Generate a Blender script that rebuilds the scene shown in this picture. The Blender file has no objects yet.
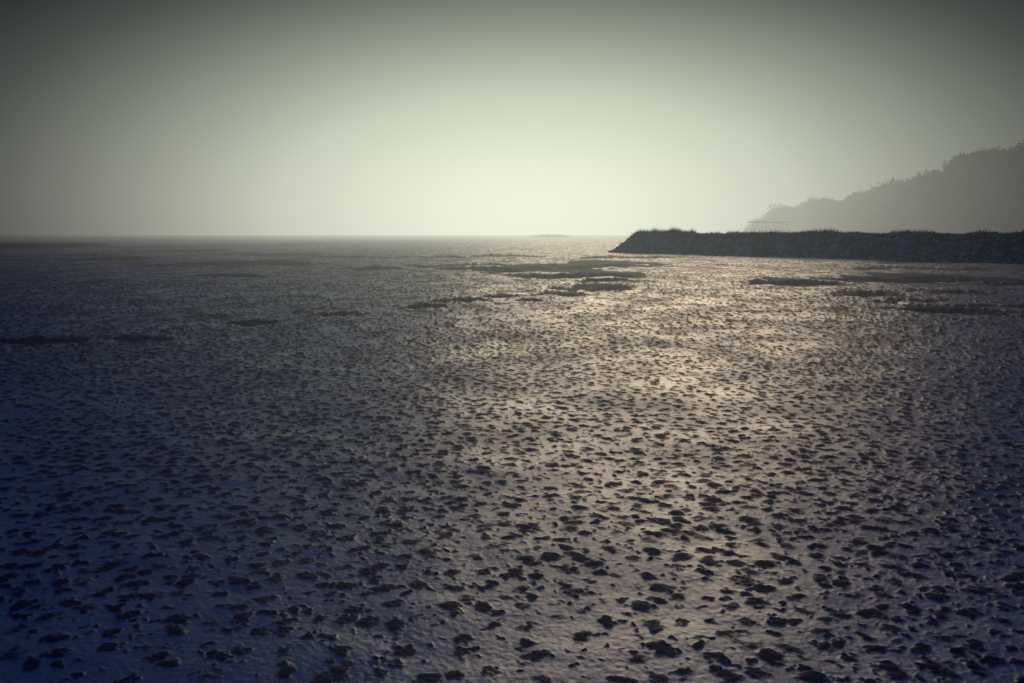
import bpy, bmesh, math, random
import numpy as np
from mathutils import Vector
random.seed(7); rng=np.random.default_rng(7)
scene=bpy.context.scene
CAM_H=4.0
SUN_AZ=10.0; SUN_EL=16.0

# ---------------- noise helpers ----------------
def h01(ix,iy,seed=0):
    a=(ix.astype(np.int64)*374761393+iy.astype(np.int64)*668265263+seed*982451653)&0xFFFFFFFF
    a=((a^(a>>13))*1274126177)&0xFFFFFFFF
    a=((a^(a>>16))*2246822519)&0xFFFFFFFF
    a=a^(a>>15)
    return (a&0xFFFFFF)/float(0xFFFFFF)
def vnoise(x,y,seed=0):
    ix=np.floor(x); iy=np.floor(y); fx=x-ix; fy=y-iy
    fx=fx*fx*(3-2*fx); fy=fy*fy*(3-2*fy)
    a=h01(ix,iy,seed); b=h01(ix+1,iy,seed); c=h01(ix,iy+1,seed); d=h01(ix+1,iy+1,seed)
    return (a*(1-fx)+b*fx)*(1-fy)+(c*(1-fx)+d*fx)*fy
def fbm(x,y,seed=0,o=3):
    s=0;a=1;t=0
    for i in range(o):
        s=s+a*vnoise(x*2**i,y*2**i,seed+i*17); t+=a; a*=.5
    return s/t
def sstep(a,b,x):
    t=np.clip((x-a)/(b-a),0,1); return t*t*(3-2*t)

def mesh_np(name,verts,faces,mat=None,smooth=True,attrs=None):
    me=bpy.data.meshes.new(name)
    n=len(verts); k=faces.shape[1]; m=len(faces)
    me.vertices.add(n); me.vertices.foreach_set("co",verts.astype(np.float32).ravel())
    me.loops.add(m*k); me.loops.foreach_set("vertex_index",faces.astype(np.int32).ravel())
    me.polygons.add(m); me.polygons.foreach_set("loop_start",np.arange(0,m*k,k,dtype=np.int32))
    me.polygons.foreach_set("use_smooth",np.full(m,smooth))
    me.update(calc_edges=True)
    if attrs:
        for an,av in attrs.items():
            at=me.attributes.new(an,'FLOAT','POINT'); at.data.foreach_set("value",av.astype(np.float32))
    ob=bpy.data.objects.new(name,me); scene.collection.objects.link(ob)
    if mat: me.materials.append(mat)
    return ob

# ---------------- haze / sky brightness group (function of a direction) ----------------
def make_sky_group():
    g=bpy.data.node_groups.new("haze_glow","ShaderNodeTree")
    g.interface.new_socket("Vector",in_out='INPUT',socket_type='NodeSocketVector')
    g.interface.new_socket("Color",in_out='OUTPUT',socket_type='NodeSocketColor')
    N=g.nodes; L=g.links
    gi=N.new("NodeGroupInput"); go=N.new("NodeGroupOutput")
    nv=N.new("ShaderNodeVectorMath"); nv.operation='NORMALIZE'; L.new(gi.outputs[0],nv.inputs[0])
    sp=N.new("ShaderNodeSeparateXYZ"); L.new(nv.outputs[0],sp.inputs[0])
    def M(op,a,b=None,clamp=False):
        n=N.new("ShaderNodeMath"); n.operation=op; n.use_clamp=clamp
        for i,v in enumerate((a,b)):
            if v is None: continue
            if isinstance(v,(int,float)): n.inputs[i].default_value=v
            else: L.new(v,n.inputs[i])
        return n.outputs[0]
    az=M('ARCTAN2',sp.outputs[0],sp.outputs[1])
    el=M('ARCSINE',sp.outputs[2]); el=M('MAXIMUM',el,0.0)
    R=math.radians
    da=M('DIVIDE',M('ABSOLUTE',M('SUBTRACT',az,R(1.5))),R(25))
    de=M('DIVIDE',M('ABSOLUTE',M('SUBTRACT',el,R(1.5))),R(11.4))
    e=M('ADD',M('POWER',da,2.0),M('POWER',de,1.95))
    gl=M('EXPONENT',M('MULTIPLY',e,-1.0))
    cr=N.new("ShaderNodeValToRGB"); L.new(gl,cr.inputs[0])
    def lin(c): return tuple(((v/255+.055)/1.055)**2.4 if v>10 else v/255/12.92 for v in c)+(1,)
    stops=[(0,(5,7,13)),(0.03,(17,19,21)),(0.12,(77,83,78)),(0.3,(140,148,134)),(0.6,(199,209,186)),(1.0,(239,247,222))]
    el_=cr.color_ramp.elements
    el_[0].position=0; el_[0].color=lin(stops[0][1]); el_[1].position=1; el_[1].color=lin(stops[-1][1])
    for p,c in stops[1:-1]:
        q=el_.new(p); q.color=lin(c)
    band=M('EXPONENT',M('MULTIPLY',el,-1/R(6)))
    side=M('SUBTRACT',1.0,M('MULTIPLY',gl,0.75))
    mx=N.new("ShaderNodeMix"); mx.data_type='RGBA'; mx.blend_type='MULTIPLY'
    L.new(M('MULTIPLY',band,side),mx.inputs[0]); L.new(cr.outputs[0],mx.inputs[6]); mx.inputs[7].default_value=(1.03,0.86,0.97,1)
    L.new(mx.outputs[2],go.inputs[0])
    return g
SKYG=make_sky_group()

# ---------------- world ----------------
w=bpy.data.worlds.new("World"); scene.world=w; w.use_nodes=True
N=w.node_tree.nodes; L=w.node_tree.links; N.clear()
out=N.new("ShaderNodeOutputWorld"); tc=N.new("ShaderNodeTexCoord")
gg=N.new("ShaderNodeGroup"); gg.node_tree=SKYG; L.new(tc.outputs['Generated'],gg.inputs[0])
b1=N.new("ShaderNodeBackground"); L.new(gg.outputs[0],b1.inputs[0]); b1.inputs[1].default_value=1.0
sk=N.new("ShaderNodeTexSky"); sk.sky_type='NISHITA'; sk.sun_disc=False
sk.sun_elevation=math.radians(SUN_EL); sk.sun_rotation=math.radians(SUN_AZ)
sp=N.new("ShaderNodeSeparateXYZ"); L.new(tc.outputs['Generated'],sp.inputs[0])
mr=N.new("ShaderNodeMapRange"); mr.interpolation_type='SMOOTHSTEP'; L.new(sp.outputs[2],mr.inputs[0])
mr.inputs[1].default_value=0.5; mr.inputs[2].default_value=1.0; mr.inputs[3].default_value=0; mr.inputs[4].default_value=0.15
tint=N.new("ShaderNodeMix"); tint.data_type='RGBA'; tint.blend_type='MULTIPLY'; tint.inputs[0].default_value=1
L.new(sk.outputs[0],tint.inputs[6]); tint.inputs[7].default_value=(0.09,0.50,1.0,1)
b2=N.new("ShaderNodeBackground"); L.new(tint.outputs[2],b2.inputs[0]); L.new(mr.outputs[0],b2.inputs[1])
ad=N.new("ShaderNodeAddShader"); L.new(b1.outputs[0],ad.inputs[0]); L.new(b2.outputs[0],ad.inputs[1]); L.new(ad.outputs[0],out.inputs[0])

# ---------------- sun ----------------
sl=bpy.data.lights.new("sun","SUN"); sl.energy=0.52; sl.angle=math.radians(26); sl.color=(1.0,0.75,0.48)
so=bpy.data.objects.new("sun",sl); scene.collection.objects.link(so)
d=Vector((math.sin(math.radians(SUN_AZ))*math.cos(math.radians(SUN_EL)),math.cos(math.radians(SUN_AZ))*math.cos(math.radians(SUN_EL)),math.sin(math.radians(SUN_EL))))
so.rotation_euler=d.to_track_quat('Z','Y').to_euler()

# ---------------- materials ----------------
def mat_base(name):
    m=bpy.data.materials.new(name); m.use_nodes=True
    return m,m.node_tree.nodes,m.node_tree.links,m.node_tree.nodes["Principled BSDF"],m.node_tree.nodes["Material Output"]
def add_haze(m,length,mx_=1.0,gain=1.0):  # airlight painted into the material: emissive sky colour, stronger with distance from origin
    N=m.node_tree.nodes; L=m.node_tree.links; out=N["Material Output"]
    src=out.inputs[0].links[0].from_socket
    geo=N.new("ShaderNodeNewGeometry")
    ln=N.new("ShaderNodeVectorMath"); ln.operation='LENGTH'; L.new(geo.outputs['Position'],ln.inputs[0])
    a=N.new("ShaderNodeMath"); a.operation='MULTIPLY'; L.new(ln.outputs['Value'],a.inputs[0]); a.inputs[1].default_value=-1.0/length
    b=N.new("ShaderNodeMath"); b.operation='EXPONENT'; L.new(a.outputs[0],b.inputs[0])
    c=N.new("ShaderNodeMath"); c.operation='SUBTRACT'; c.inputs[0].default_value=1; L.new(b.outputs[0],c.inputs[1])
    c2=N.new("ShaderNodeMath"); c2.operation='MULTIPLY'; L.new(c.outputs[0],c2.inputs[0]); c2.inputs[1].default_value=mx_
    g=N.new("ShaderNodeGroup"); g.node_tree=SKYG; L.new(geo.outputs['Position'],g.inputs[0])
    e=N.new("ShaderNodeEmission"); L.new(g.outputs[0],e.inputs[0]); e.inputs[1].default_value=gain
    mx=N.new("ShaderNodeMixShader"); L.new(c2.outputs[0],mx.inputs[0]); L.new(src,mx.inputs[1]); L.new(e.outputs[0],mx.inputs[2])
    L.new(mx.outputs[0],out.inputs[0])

# mud
mud,N,L,P,out=mat_base("wet_mud")
geo=N.new("ShaderNodeNewGeometry")
at=N.new("ShaderNodeAttribute"); at.attribute_name="lump"
def noise(scale,detail,rough=.55):
    n=N.new("ShaderNodeTexNoise"); n.inputs['Scale'].default_value=scale; n.inputs['Detail'].default_value=detail; n.inputs['Roughness'].default_value=rough
    L.new(geo.outputs['Position'],n.inputs['Vector']); return n.outputs['Fac']
def mrange(v,a,b,c,d2):
    n=N.new("ShaderNodeMapRange"); L.new(v,n.inputs[0])
    for i,x in zip((1,2,3,4),(a,b,c,d2)): n.inputs[i].default_value=x
    return n.outputs[0]
def math2(op,a,b):
    n=N.new("ShaderNodeMath"); n.operation=op
    for i,v in enumerate((a,b)):
        if isinstance(v,(int,float)): n.inputs[i].default_value=v
        else: L.new(v,n.inputs[i])
    return n.outputs[0]
nf=noise(14,5,.72); nm=noise(0.3,3)
colr=N.new("ShaderNodeMix"); colr.data_type='RGBA'
colr.inputs[6].default_value=(0.024,0.094,0.235,1); colr.inputs[7].default_value=(0.0010,0.010,0.060,1)
lm=math2('MINIMUM',math2('ADD',math2('MULTIPLY',at.outputs['Fac'],math2('ADD',mrange(nf,.3,.7,.8,2.8),.6)),mrange(nf,.50,.70,0,.5)),1.0)
L.new(lm,colr.inputs[0])
L.new(colr.outputs[2],P.inputs['Base Color'])
r1=mrange(nm,.35,.65,.29,.47)
r2=math2('ADD',r1,mrange(nf,.3,.7,-.04,.12))
r3=math2('ADD',r2,math2('MULTIPLY',at.outputs['Fac'],.4))
L.new(r3,P.inputs['Roughness'])
spc=math2('SUBTRACT',1.0,math2('MULTIPLY',lm,.96))
L.new(spc,P.inputs['Specular IOR Level'])
P.inputs['Specular Tint'].default_value=(0.78,0.87,1.0,1)
bp=N.new("ShaderNodeBump"); bp.inputs['Strength'].default_value=0.5; bp.inputs['Distance'].default_value=0.018
nh=noise(7,6,.75); L.new(nh,bp.inputs['Height'])
L.new(bp.outputs[0],P.inputs['Normal'])
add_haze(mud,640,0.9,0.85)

# stones
stone,N,L,P,out=mat_base("riprap_stone")
at=N.new("ShaderNodeAttribute"); at.attribute_name="tone"
cr=N.new("ShaderNodeValToRGB"); L.new(at.outputs['Fac'],cr.inputs[0])
cr.color_ramp.elements[0].color=(0.02,0.06,0.10,1); cr.color_ramp.elements[1].color=(0.42,0.62,0.72,1)
nz=N.new("ShaderNodeTexNoise"); nz.inputs['Scale'].default_value=3; nz.inputs['Detail'].default_value=4
g2=N.new("ShaderNodeNewGeometry"); L.new(g2.outputs['Position'],nz.inputs['Vector'])
mm=N.new("ShaderNodeMix"); mm.data_type='RGBA'; mm.blend_type='MULTIPLY'; mm.inputs[0].default_value=.5
L.new(cr.outputs[0],mm.inputs[6]); L.new(nz.outputs['Fac'],mm.inputs[7]); L.new(mm.outputs[2],P.inputs['Base Color'])
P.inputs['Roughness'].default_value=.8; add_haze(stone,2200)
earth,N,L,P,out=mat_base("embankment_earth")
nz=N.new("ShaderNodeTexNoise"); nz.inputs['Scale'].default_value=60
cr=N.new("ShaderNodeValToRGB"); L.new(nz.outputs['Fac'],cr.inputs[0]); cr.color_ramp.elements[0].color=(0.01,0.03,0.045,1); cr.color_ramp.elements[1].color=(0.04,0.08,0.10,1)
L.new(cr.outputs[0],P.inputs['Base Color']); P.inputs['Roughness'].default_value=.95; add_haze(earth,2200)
def foliage_mat(name,c1,c2,haze):
    m,N,L,P,out=mat_base(name)
    at=N.new("ShaderNodeAttribute"); at.attribute_name="tone"
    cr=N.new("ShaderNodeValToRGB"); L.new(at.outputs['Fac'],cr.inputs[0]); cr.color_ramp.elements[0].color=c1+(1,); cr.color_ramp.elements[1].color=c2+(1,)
    L.new(cr.outputs[0],P.inputs['Base Color']); P.inputs['Roughness'].default_value=.9; P.inputs['Specular IOR Level'].default_value=.1
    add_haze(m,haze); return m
grassm=foliage_mat("grass_blades",(0.006,0.045,0.07),(0.02,0.11,0.14),2200)
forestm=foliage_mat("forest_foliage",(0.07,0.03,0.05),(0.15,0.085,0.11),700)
def plain(name,col,haze,sc=2.0):
    m,N,L,P,out=mat_base(name)
    nz=N.new("ShaderNodeTexNoise"); nz.inputs['Scale'].default_value=sc; nz.inputs['Detail'].default_value=4
    cr=N.new("ShaderNodeValToRGB"); L.new(nz.outputs['Fac'],cr.inputs[0])
    cr.color_ramp.elements[0].color=tuple(c*.6 for c in col)+(1,); cr.color_ramp.elements[1].color=tuple(min(1,c*1.4) for c in col)+(1,)
    L.new(cr.outputs[0],P.inputs['Base Color']); P.inputs['Roughness'].default_value=.9
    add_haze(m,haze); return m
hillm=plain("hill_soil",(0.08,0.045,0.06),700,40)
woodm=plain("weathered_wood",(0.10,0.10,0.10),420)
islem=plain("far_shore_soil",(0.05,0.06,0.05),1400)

# ---------------- mudflat ----------------
F=803.0
near=np.geomspace(0.3,6.2,50)[:-1]
pxs=np.concatenate([np.arange(CAM_H*F/6.2,45.0,-0.72),np.arange(45,7,-.33)]); mid=CAM_H*F/pxs
far=np.geomspace(mid[-1]*1.02,9000,60)
rr=np.concatenate([near,mid,far])
dense=np.arange(-41,41.001,0.082)
coarse=np.linspace(41,319,140)[1:-1]
aa=np.radians(np.concatenate([dense,coarse])); na=len(aa); nr=len(rr)
A,Rr=np.meshgrid(aa,rr)
X=np.sin(A)*Rr; Y=np.cos(A)*Rr
x=X.ravel(); y=Y.ravel(); r=Rr.ravel()
wx=x+(fbm(x*9,y*9,3,4)-.5)*.19; wy=y+(fbm(x*9+9,y*9-4,5,4)-.5)*.19
lump=np.zeros_like(x)
def layer(cell,rmin,rmax,prob,seed,gain):
    global lump
    cx=np.floor(wx/cell); cy=np.floor(wy/cell)
    for i in (-1,0,1):
        for j in (-1,0,1):
            ix=cx+i; iy=cy+j
            px=(ix+.08+.84*h01(ix,iy,seed))*cell; py=(iy+.08+.84*h01(ix,iy,seed+1))*cell
            rad=rmin+(rmax-rmin)*h01(ix,iy,seed+2)**1.3
            pr=prob*(0.4+1.2*vnoise(px*.16,py*.16,seed+9))
            ok=h01(ix,iy,seed+3)<pr
            an=h01(ix,iy,seed+4)*3.14; ca=np.cos(an); sa=np.sin(an)
            dx=wx-px; dy=wy-py; u=(dx*ca+dy*sa)/1.2; v=(-dx*sa+dy*ca)*1.12
            dd=np.sqrt(u*u+v*v)/rad
            lump=np.maximum(lump,np.where(ok,gain*(0.4+.6*h01(ix,iy,seed+6))*sstep(1.25,.35,dd),0))
layer(.28,.06,.13,.98,11,1.0)
layer(.15,.025,.05,.5,41,.7)
detail=fbm(x*20,y*20,77,3)
amp=0.019*(1+1.6*sstep(14,40,r))*(1-sstep(120,350,r))
z=lump*amp*(2.2*detail-.1)
z+=(fbm(x*1.1,y*1.1,21,3)-.5)*.06*(1-sstep(30,120,r))
z+=(detail-.5)*.009*(1-sstep(12,30,r))
z+=(fbm(x/9,y/14,31,3)-.5)*.4*sstep(12,45,r)*(1-.5*sstep(200,500,r))
hum=sstep(.58,.72,fbm(x*1.5,y*.55,52,3))*sstep(16,45,r)*(1-.6*sstep(150,400,r))
hum2=sstep(.60,.74,fbm(x*.35,y*.10,57,3))*sstep(50,120,r)
z+=hum*.04*(1-sstep(150,300,r))
# tidal gullies: (x, y, half width, depth)
G=[(-120,270,20,1.5),(-39,119,10,1.0),(-69,140,7,.9),(-17,100,3.2,.8),(-82,214,9,1.1),(-110,400,22,1.8),
(1,100,9,.8),(-6,112,7,.6),(6.4,82,6,.8),(6.1,63,3.0,.5),(8.5,72,2.6,.5),(3.3,55,1.8,.4),(-4.9,45,1.1,.35),(-3.2,48.7,1.5,.4),(-.8,52,1.1,.35),(1.1,49,.8,.25),
(25,71,3.8,.75),(38.5,75,8,.75),(44,68,4.5,.6),(24.3,55,2.5,.35),(23.1,43.4,2.5,.45),(24,49,2.4,.35),(31,58,3.0,.35),(28,45,2.2,.3),(36,50,3,.3),
(-17.8,30.3,1.7,.22),(-14.6,31.5,1.0,.2),(-12,37,1.0,.18),(-8.8,41,1.2,.2),(12,110,7,.6),(20,150,9,.8),(-5,160,10,.8),(-55,180,12,1.0),(-28,80,3.5,.35),(50,100,8,.6),(-90,165,10,.9),(-30,150,8,.7)]
gl=np.zeros_like(x)
for gx,gy,hw,dp in G:
    sel=(np.abs(x-gx)<hw*2.2)&(np.abs(y-gy)<hw*2.6+6)
    if not sel.any(): continue
    xs=x[sel]; ys=y[sel]
    s=hw; sd=int(gy*7+gx)%97
    yc=gy+(fbm(xs/s*2.2,ys*0+gy,sd,4)-.5)*hw*2.2-((xs-gx)/hw)**2*hw*.2
    Ln=max(1.5,hw*(.5 if gy<60 else 1.2)); dy=ys-yc
    up=max(.4,.010*gy)
    prof=np.where(dy<0,sstep(-Ln,-Ln*.1,dy),1-sstep(0,up,dy))
    var=.35+1.1*fbm(xs/s*1.6,ys/s*.7,sd+5,2)
    edge=np.exp(-((xs-gx)/hw)**2*1.1)*np.clip(var,0,1)
    z[sel]-=dp*.7*prof*edge
    z[sel]+=dp*.2*edge*np.exp(-((dy-hw*.35)/(hw*.6))**2)*(dy>0)
    rag=fbm(xs/s*6,ys/s*2.5,sd+31,3)
    gl[sel]=np.maximum(gl[sel],np.clip((prof*edge*sstep(-Ln*1.0,-Ln*.2,dy)*2.3-rag*.55)*2.5,0,1))
# dark exposed patches of wet silt (x, y, half x, half y)
PT=[(-178,262,50,46),(-39,119,10,13),(-70,140,6,12),(-17,100,2.8,9),(3,98,7.5,12),(9.5,85,5,8),(7,64,2.6,4.2),(3.6,56,1.7,3),(25.3,71,3.6,6.5),(40,76,7,8),(45,67,3.5,4.5),
(23.3,43.6,2.1,2.8),(24.3,55,2.4,2.6),(32,57,2.6,2.2),(-18,30.4,1.5,.6),(-14.5,31.5,1.0,.5),(-4.9,45,1.0,1.7),(-3,48.7,1.3,2.0),(-.8,52,1.0,2.0),(1.1,49,.7,1.4),(-9,41,1.0,1.0),(-12,37,.9,.8),
(-85,212,9,24),(-45,170,7,14),(14,118,6,12),(-110,380,24,90),(60,120,6,8)]
for gx,gy,hx_,hy_ in PT:
    sel=(np.abs(x-gx)<hx_*1.8)&(np.abs(y-gy)<hy_*1.8)
    if not sel.any(): continue
    xs=x[sel]; ys=y[sel]
    dd=np.sqrt(((xs-gx)/hx_)**2+((ys-gy-((xs-gx)/hx_)**2*hy_*-.4)/hy_)**2)
    n_=fbm((xs-gx)/hx_*3,(ys-gy)/hy_*1.6,int(gy+hx_*9)%83,4)
    amp_n=1.5 if hx_<40 else .5
    m_=sstep(1.05,.8,dd+(n_-.5)*amp_n)
    gl[sel]=np.maximum(gl[sel],m_*(.8+.2*h01(np.floor(xs*2),np.floor(ys*1),3)))
    z[sel]+=m_*(-.10 if hx_<40 else 1.3)
mask=np.maximum(np.maximum(lump*(1-.4*sstep(60,200,r)),np.maximum(hum*.35,hum2*.35)),gl)
z=np.where(r>1500,z*.2,z)
V=np.stack([x,y,z],1)
i=np.arange(nr-1)[:,None]*na; j=np.arange(na)[None,:]; j2=(j+1)%na
fc=np.stack([(i+j),(i+na+j),(i+na+j2),(i+j2)],-1).reshape(-1,4)
fc=fc[:, ::-1]
ground=mesh_np("mudflat_ground",V,fc,mud,True,{"lump":mask})
if ground.data.polygons[1000].normal.z<0: ground.data.flip_normals()

# ---------------- breakwater ----------------
bw=bpy.data.objects.new("stone_breakwater",None); scene.collection.objects.link(bw)
C0=np.array([33.0,186.0]); D=np.array([0.556,-0.831]); Nn=np.array([0.831,0.556])
LEN=230.0; HT=4.0
def contour(off):
    pts=[]
    for s in np.linspace(LEN,0,116): pts.append(C0+D*s-Nn*off)
    for a in np.linspace(0,math.pi,25)[1:-1]:
        v=-Nn*math.cos(a)-D*math.sin(a); pts.append(C0+v*off)
    for s in np.linspace(0,LEN,116): pts.append(C0+D*s+Nn*off)
    return np.array(pts)
offs=[11.5,10,9,8,7,6,5,4.2,3,1.2,0.05]
vs=[];
for o in offs:
    c=contour(o); hz=HT*np.clip((10-o)/6,0,1) if o<10 else np.array(-.3*(o-10)-.1)
    hz=hz+(fbm(c[:,0]*.4,c[:,1]*.4,3)-.5)*.5
    vs.append(np.column_stack([c,hz]))
n=len(vs[0]); vv=np.concatenate(vs)
ff=[]
for k in range(len(offs)-1):
    for q in range(n-1): ff.append((k*n+q,k*n+q+1,(k+1)*n+q+1,(k+1)*n+q))
emb=mesh_np("embankment",vv,np.array(ff),earth,False); emb.parent=bw
bm=bmesh.new(); bmesh.ops.create_icosphere(bm,subdivisions=1,radius=1)
T=np.array([v.co[:] for v in bm.verts]); TF=np.array([[v.index for v in f.verts] for f in bm.faces]); bm.free()
SV=[];SF=[];ST=[];cnt=0
for k in range(5600):
    o=4.0+6.6*random.random()
    t=random.random()
    if t<0.80: p=C0+D*(random.random()**1.3*150)-Nn*o
    else:
        a=random.random()*math.pi*1.1; v=-Nn*math.cos(a)-D*math.sin(a); p=C0+v*o
    zz=HT*min(1,max(0,(10-o)/6))
    s=random.uniform(.22,.5)*(1.0 if random.random()<.88 else 1.6)
    M=np.linalg.qr(rng.normal(size=(3,3)))[0]
    tv=T*(1+rng.uniform(-.28,.28,(len(T),1)))*np.array([1.25,.9,.65])
    tv=tv@M*s+np.array([p[0],p[1],zz+.05])
    SV.append(tv); SF.append(TF+cnt); cnt+=len(T); ST.append(np.full(len(T),random.random()**1.4))
rk=mesh_np("riprap_stones",np.concatenate(SV),np.concatenate(SF),stone,False,{"tone":np.concatenate(ST)}); rk.parent=bw

# ---------------- grass on the breakwater ----------------
GV=[];GF=[];GT=[];cnt=0
for k in range(5600):
    s=random.uniform(-3.6,1) if random.random()<.06 else random.random()**1.2*170
    o=random.uniform(-5.4,3.5)
    p=C0+D*s+Nn*o
    hz=HT*min(1,(10-abs(o))/6)
    patch=float(vnoise(np.array([p[0]*.3]),np.array([p[1]*.3]),8)[0])
    hh=(.2+1.1*patch**1.8)*random.uniform(.6,1.25)
    if s<14: hh*=1.5
    tone=random.random()*.6+patch*.4
    for b in range(9):
        bx=p[0]+random.gauss(0,.22); by=p[1]+random.gauss(0,.22); a=random.random()*6.28
        wd=random.uniform(.03,.08); lx=random.gauss(0,.22)*hh; ly=random.gauss(0,.22)*hh; h2=hh*random.uniform(.6,1.1)
        GV+= [(bx-math.cos(a)*wd,by-math.sin(a)*wd,hz-.15),(bx+math.cos(a)*wd,by+math.sin(a)*wd,hz-.15),(bx+lx,by+ly,hz+h2)]
        GF.append((cnt,cnt+1,cnt+2)); cnt+=3; GT+=[tone]*3
mesh_np("grass",np.array(GV),np.array(GF),grassm,False,{"tone":np.array(GT)})

# ---------------- hill ----------------
rp=[(.300,800,0),(.312,795,11),(.3275,785,20),(.3587,755,25),(.396,723,27),(.4458,681,29),(.4645,665,34),(.489,644,38),(.5205,618,40),(.5455,598,47),(.5766,571,51),(.6077,545,51),(.6376,520,51),(.73,470,50),(.98,380,54),(1.35,300,48),(2.2,200,36)]
tx=np.array([p[0]*p[1] for p in rp]); ty=np.array([p[1] for p in rp],float); th=np.array([p[2] for p in rp],float)
ln=np.concatenate([[0],np.cumsum(np.hypot(np.diff(tx),np.diff(ty)))])
def ridge(t):
    return np.interp(t,ln,tx),np.interp(t,ln,ty),np.interp(t,ln,th)
NT,NU=200,41
tt=np.linspace(0,ln[-1],NT); uu=np.linspace(-1,1,NU)
def hill_pt(t,u):
    a,b,h=ridge(t); a2,b2,_=ridge(t+30); a1,b1,_=ridge(t-30)
    dx=a2-a1; dy=b2-b1; l=np.hypot(dx,dy)+1e-6
    nx=-dy/l; ny=dx/l
    W=12+h*1.3
    X=a+nx*u*W; Y=b+ny*u*W
    Z=h*(1-np.abs(u)**1.5)+(fbm(X/18,Y/18,61,3)-.5)*8*(1-np.abs(u))*np.clip(h/30,0,1)-.5*np.abs(u)
    return X,Y,Z
TT,UU=np.meshgrid(tt,uu,indexing='ij')
hx,hy,hz=hill_pt(TT.ravel(),UU.ravel())
ii=(np.arange(NT-1)[:,None]*NU+np.arange(NU-1)[None,:]).ravel()
hf=np.stack([ii,ii+NU,ii+NU+1,ii+1],-1)
mesh_np("hill",np.stack([hx,hy,hz],1),hf,hillm,True)
ntree=1900
t=rng.uniform(0,1,ntree)**1.1*(ln[-1]-8)+3; u=np.where(rng.random(ntree)<.4,rng.uniform(-.14,.14,ntree),rng.uniform(-.97,.2,ntree))
if hill_pt(np.array([200.]),np.array([-.5]))[1][0]>ridge(200.)[1]: u=-u
fx,fy,fz=hill_pt(t,u)
FV=[];FF=[];FT=[];cnt=0
for k in range(ntree):
    gr=float(vnoise(fx[k:k+1]/14,fy[k:k+1]/14,91)[0])
    hT=random.uniform(6,10)*(.4+1.3*gr); rad=hT*random.uniform(.5,.75)
    nl=7; m=130
    cen=rng.normal(size=(nl,3))*np.array([rad*.45,rad*.45,hT*.15])+np.array([0,0,hT*.58])
    ci=rng.integers(0,nl,m)
    dirs=rng.normal(size=(m,3)); dirs/=np.linalg.norm(dirs,axis=1)[:,None]
    pc=cen[ci]+dirs*rad*.5*rng.uniform(.4,1.0,(m,1))
    tri=pc[:,None,:]+rng.normal(size=(m,3,3))*.72
    tb=np.array([[-.3,0,-1],[.3,0,-1],[0,0,hT*.6]])[None]; tb2=np.array([[0,-.3,-1],[0,.3,-1],[0,0,hT*.6]])[None]
    tri=np.concatenate([tri,tb,tb2])+np.array([fx[k],fy[k],fz[k]])
    FV.append(tri.reshape(-1,3)); q=len(tri); FF.append(np.arange(q*3).reshape(-1,3)+cnt); cnt+=q*3
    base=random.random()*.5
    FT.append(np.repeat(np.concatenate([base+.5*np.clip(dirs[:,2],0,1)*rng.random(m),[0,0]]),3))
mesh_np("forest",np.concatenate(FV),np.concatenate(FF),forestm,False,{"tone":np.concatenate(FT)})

# ---------------- helper: boxes/cylinders joined ----------------
def build(name,parts,mat,parent=None):
    bm=bmesh.new()
    for kind,loc,sz in parts:
        if kind=='b':
            g=bmesh.ops.create_cube(bm,size=1); vs=g['verts']
            for v in vs: v.co=Vector((v.co.x*sz[0]+loc[0],v.co.y*sz[1]+loc[1],v.co.z*sz[2]+loc[2]))
        else:
            g=bmesh.ops.create_cone(bm,cap_ends=True,segments=8,radius1=sz[0],radius2=sz[1],depth=sz[2]); vs=g['verts']
            for v in vs: v.co=v.co+Vector(loc)
    me=bpy.data.meshes.new(name); bm.to_mesh(me); bm.free(); me.materials.append(mat)
    o=bpy.data.objects.new(name,me); scene.collection.objects.link(o)
    if parent: o.parent=parent
    return o
ps=bpy.data.objects.new("pier_shelter",None); scene.collection.objects.link(ps)
cx,cy=95.0,300.0
build("roof",[('b',(cx,cy,8.7),(14.5,6,.22)),('b',(cx-4,cy,8.95),(5,4,.25))],woodm,ps)
build("deck",[('b',(cx+.5,cy,6.0),(12,5,.2))],woodm,ps)
build("posts",[('c',(cx+dx,cy+dy,4.2),(.12,.09,8.7)) for dx in (-5.5,-1.5,3,6) for dy in (-2.3,2.3)],woodm,ps)
build("railing",[('b',(cx+.5,cy-2.4,6.9),(12,.06,.06)),('b',(cx+.5,cy+2.4,6.9),(12,.06,.06))],woodm,ps)
px_,py_,pz_=hill_pt(np.array([np.interp(.427,[p[0] for p in rp],ln)]),np.array([0.]))
px_,py_,pz_=float(px_[0]),float(py_[0]),float(pz_[0])
build("utility_pole",[('c',(px_,py_,pz_+7.5),(.4,.3,21)),('b',(px_,py_,pz_+17.2),(3.2,.25,.25)),('b',(px_,py_,pz_+15.6),(2.4,.25,.25))],woodm)
n=80; xs=np.linspace(30,112,n); prof=6*np.sin(np.linspace(0,math.pi,n))**.6*(.55+.6*fbm(xs/6,xs*0,4,3))
iv=[];
for k in range(n):
    iv+=[(xs[k],1480,-.5),(xs[k],1500,prof[k]),(xs[k],1520,-.5)]
fi=[]
for k in range(n-1):
    fi+=[(3*k,3*k+3,3*k+4,3*k+1),(3*k+1,3*k+4,3*k+5,3*k+2)]
mesh_np("distant_islet",np.array(iv),np.array(fi),islem,True)

# ---------------- camera ----------------
cd=bpy.data.cameras.new("camera"); co=bpy.data.objects.new("camera",cd); scene.collection.objects.link(co)
co.location=(0,0,CAM_H); co.rotation_euler=(math.radians(90-7.55),0,0)
cd.sensor_width=36; cd.lens=36*F/1024; cd.clip_start=.1; cd.clip_end=20000
scene.camera=co
scene.view_settings.view_transform='Standard'; scene.view_settings.look='None'; scene.view_settings.exposure=0
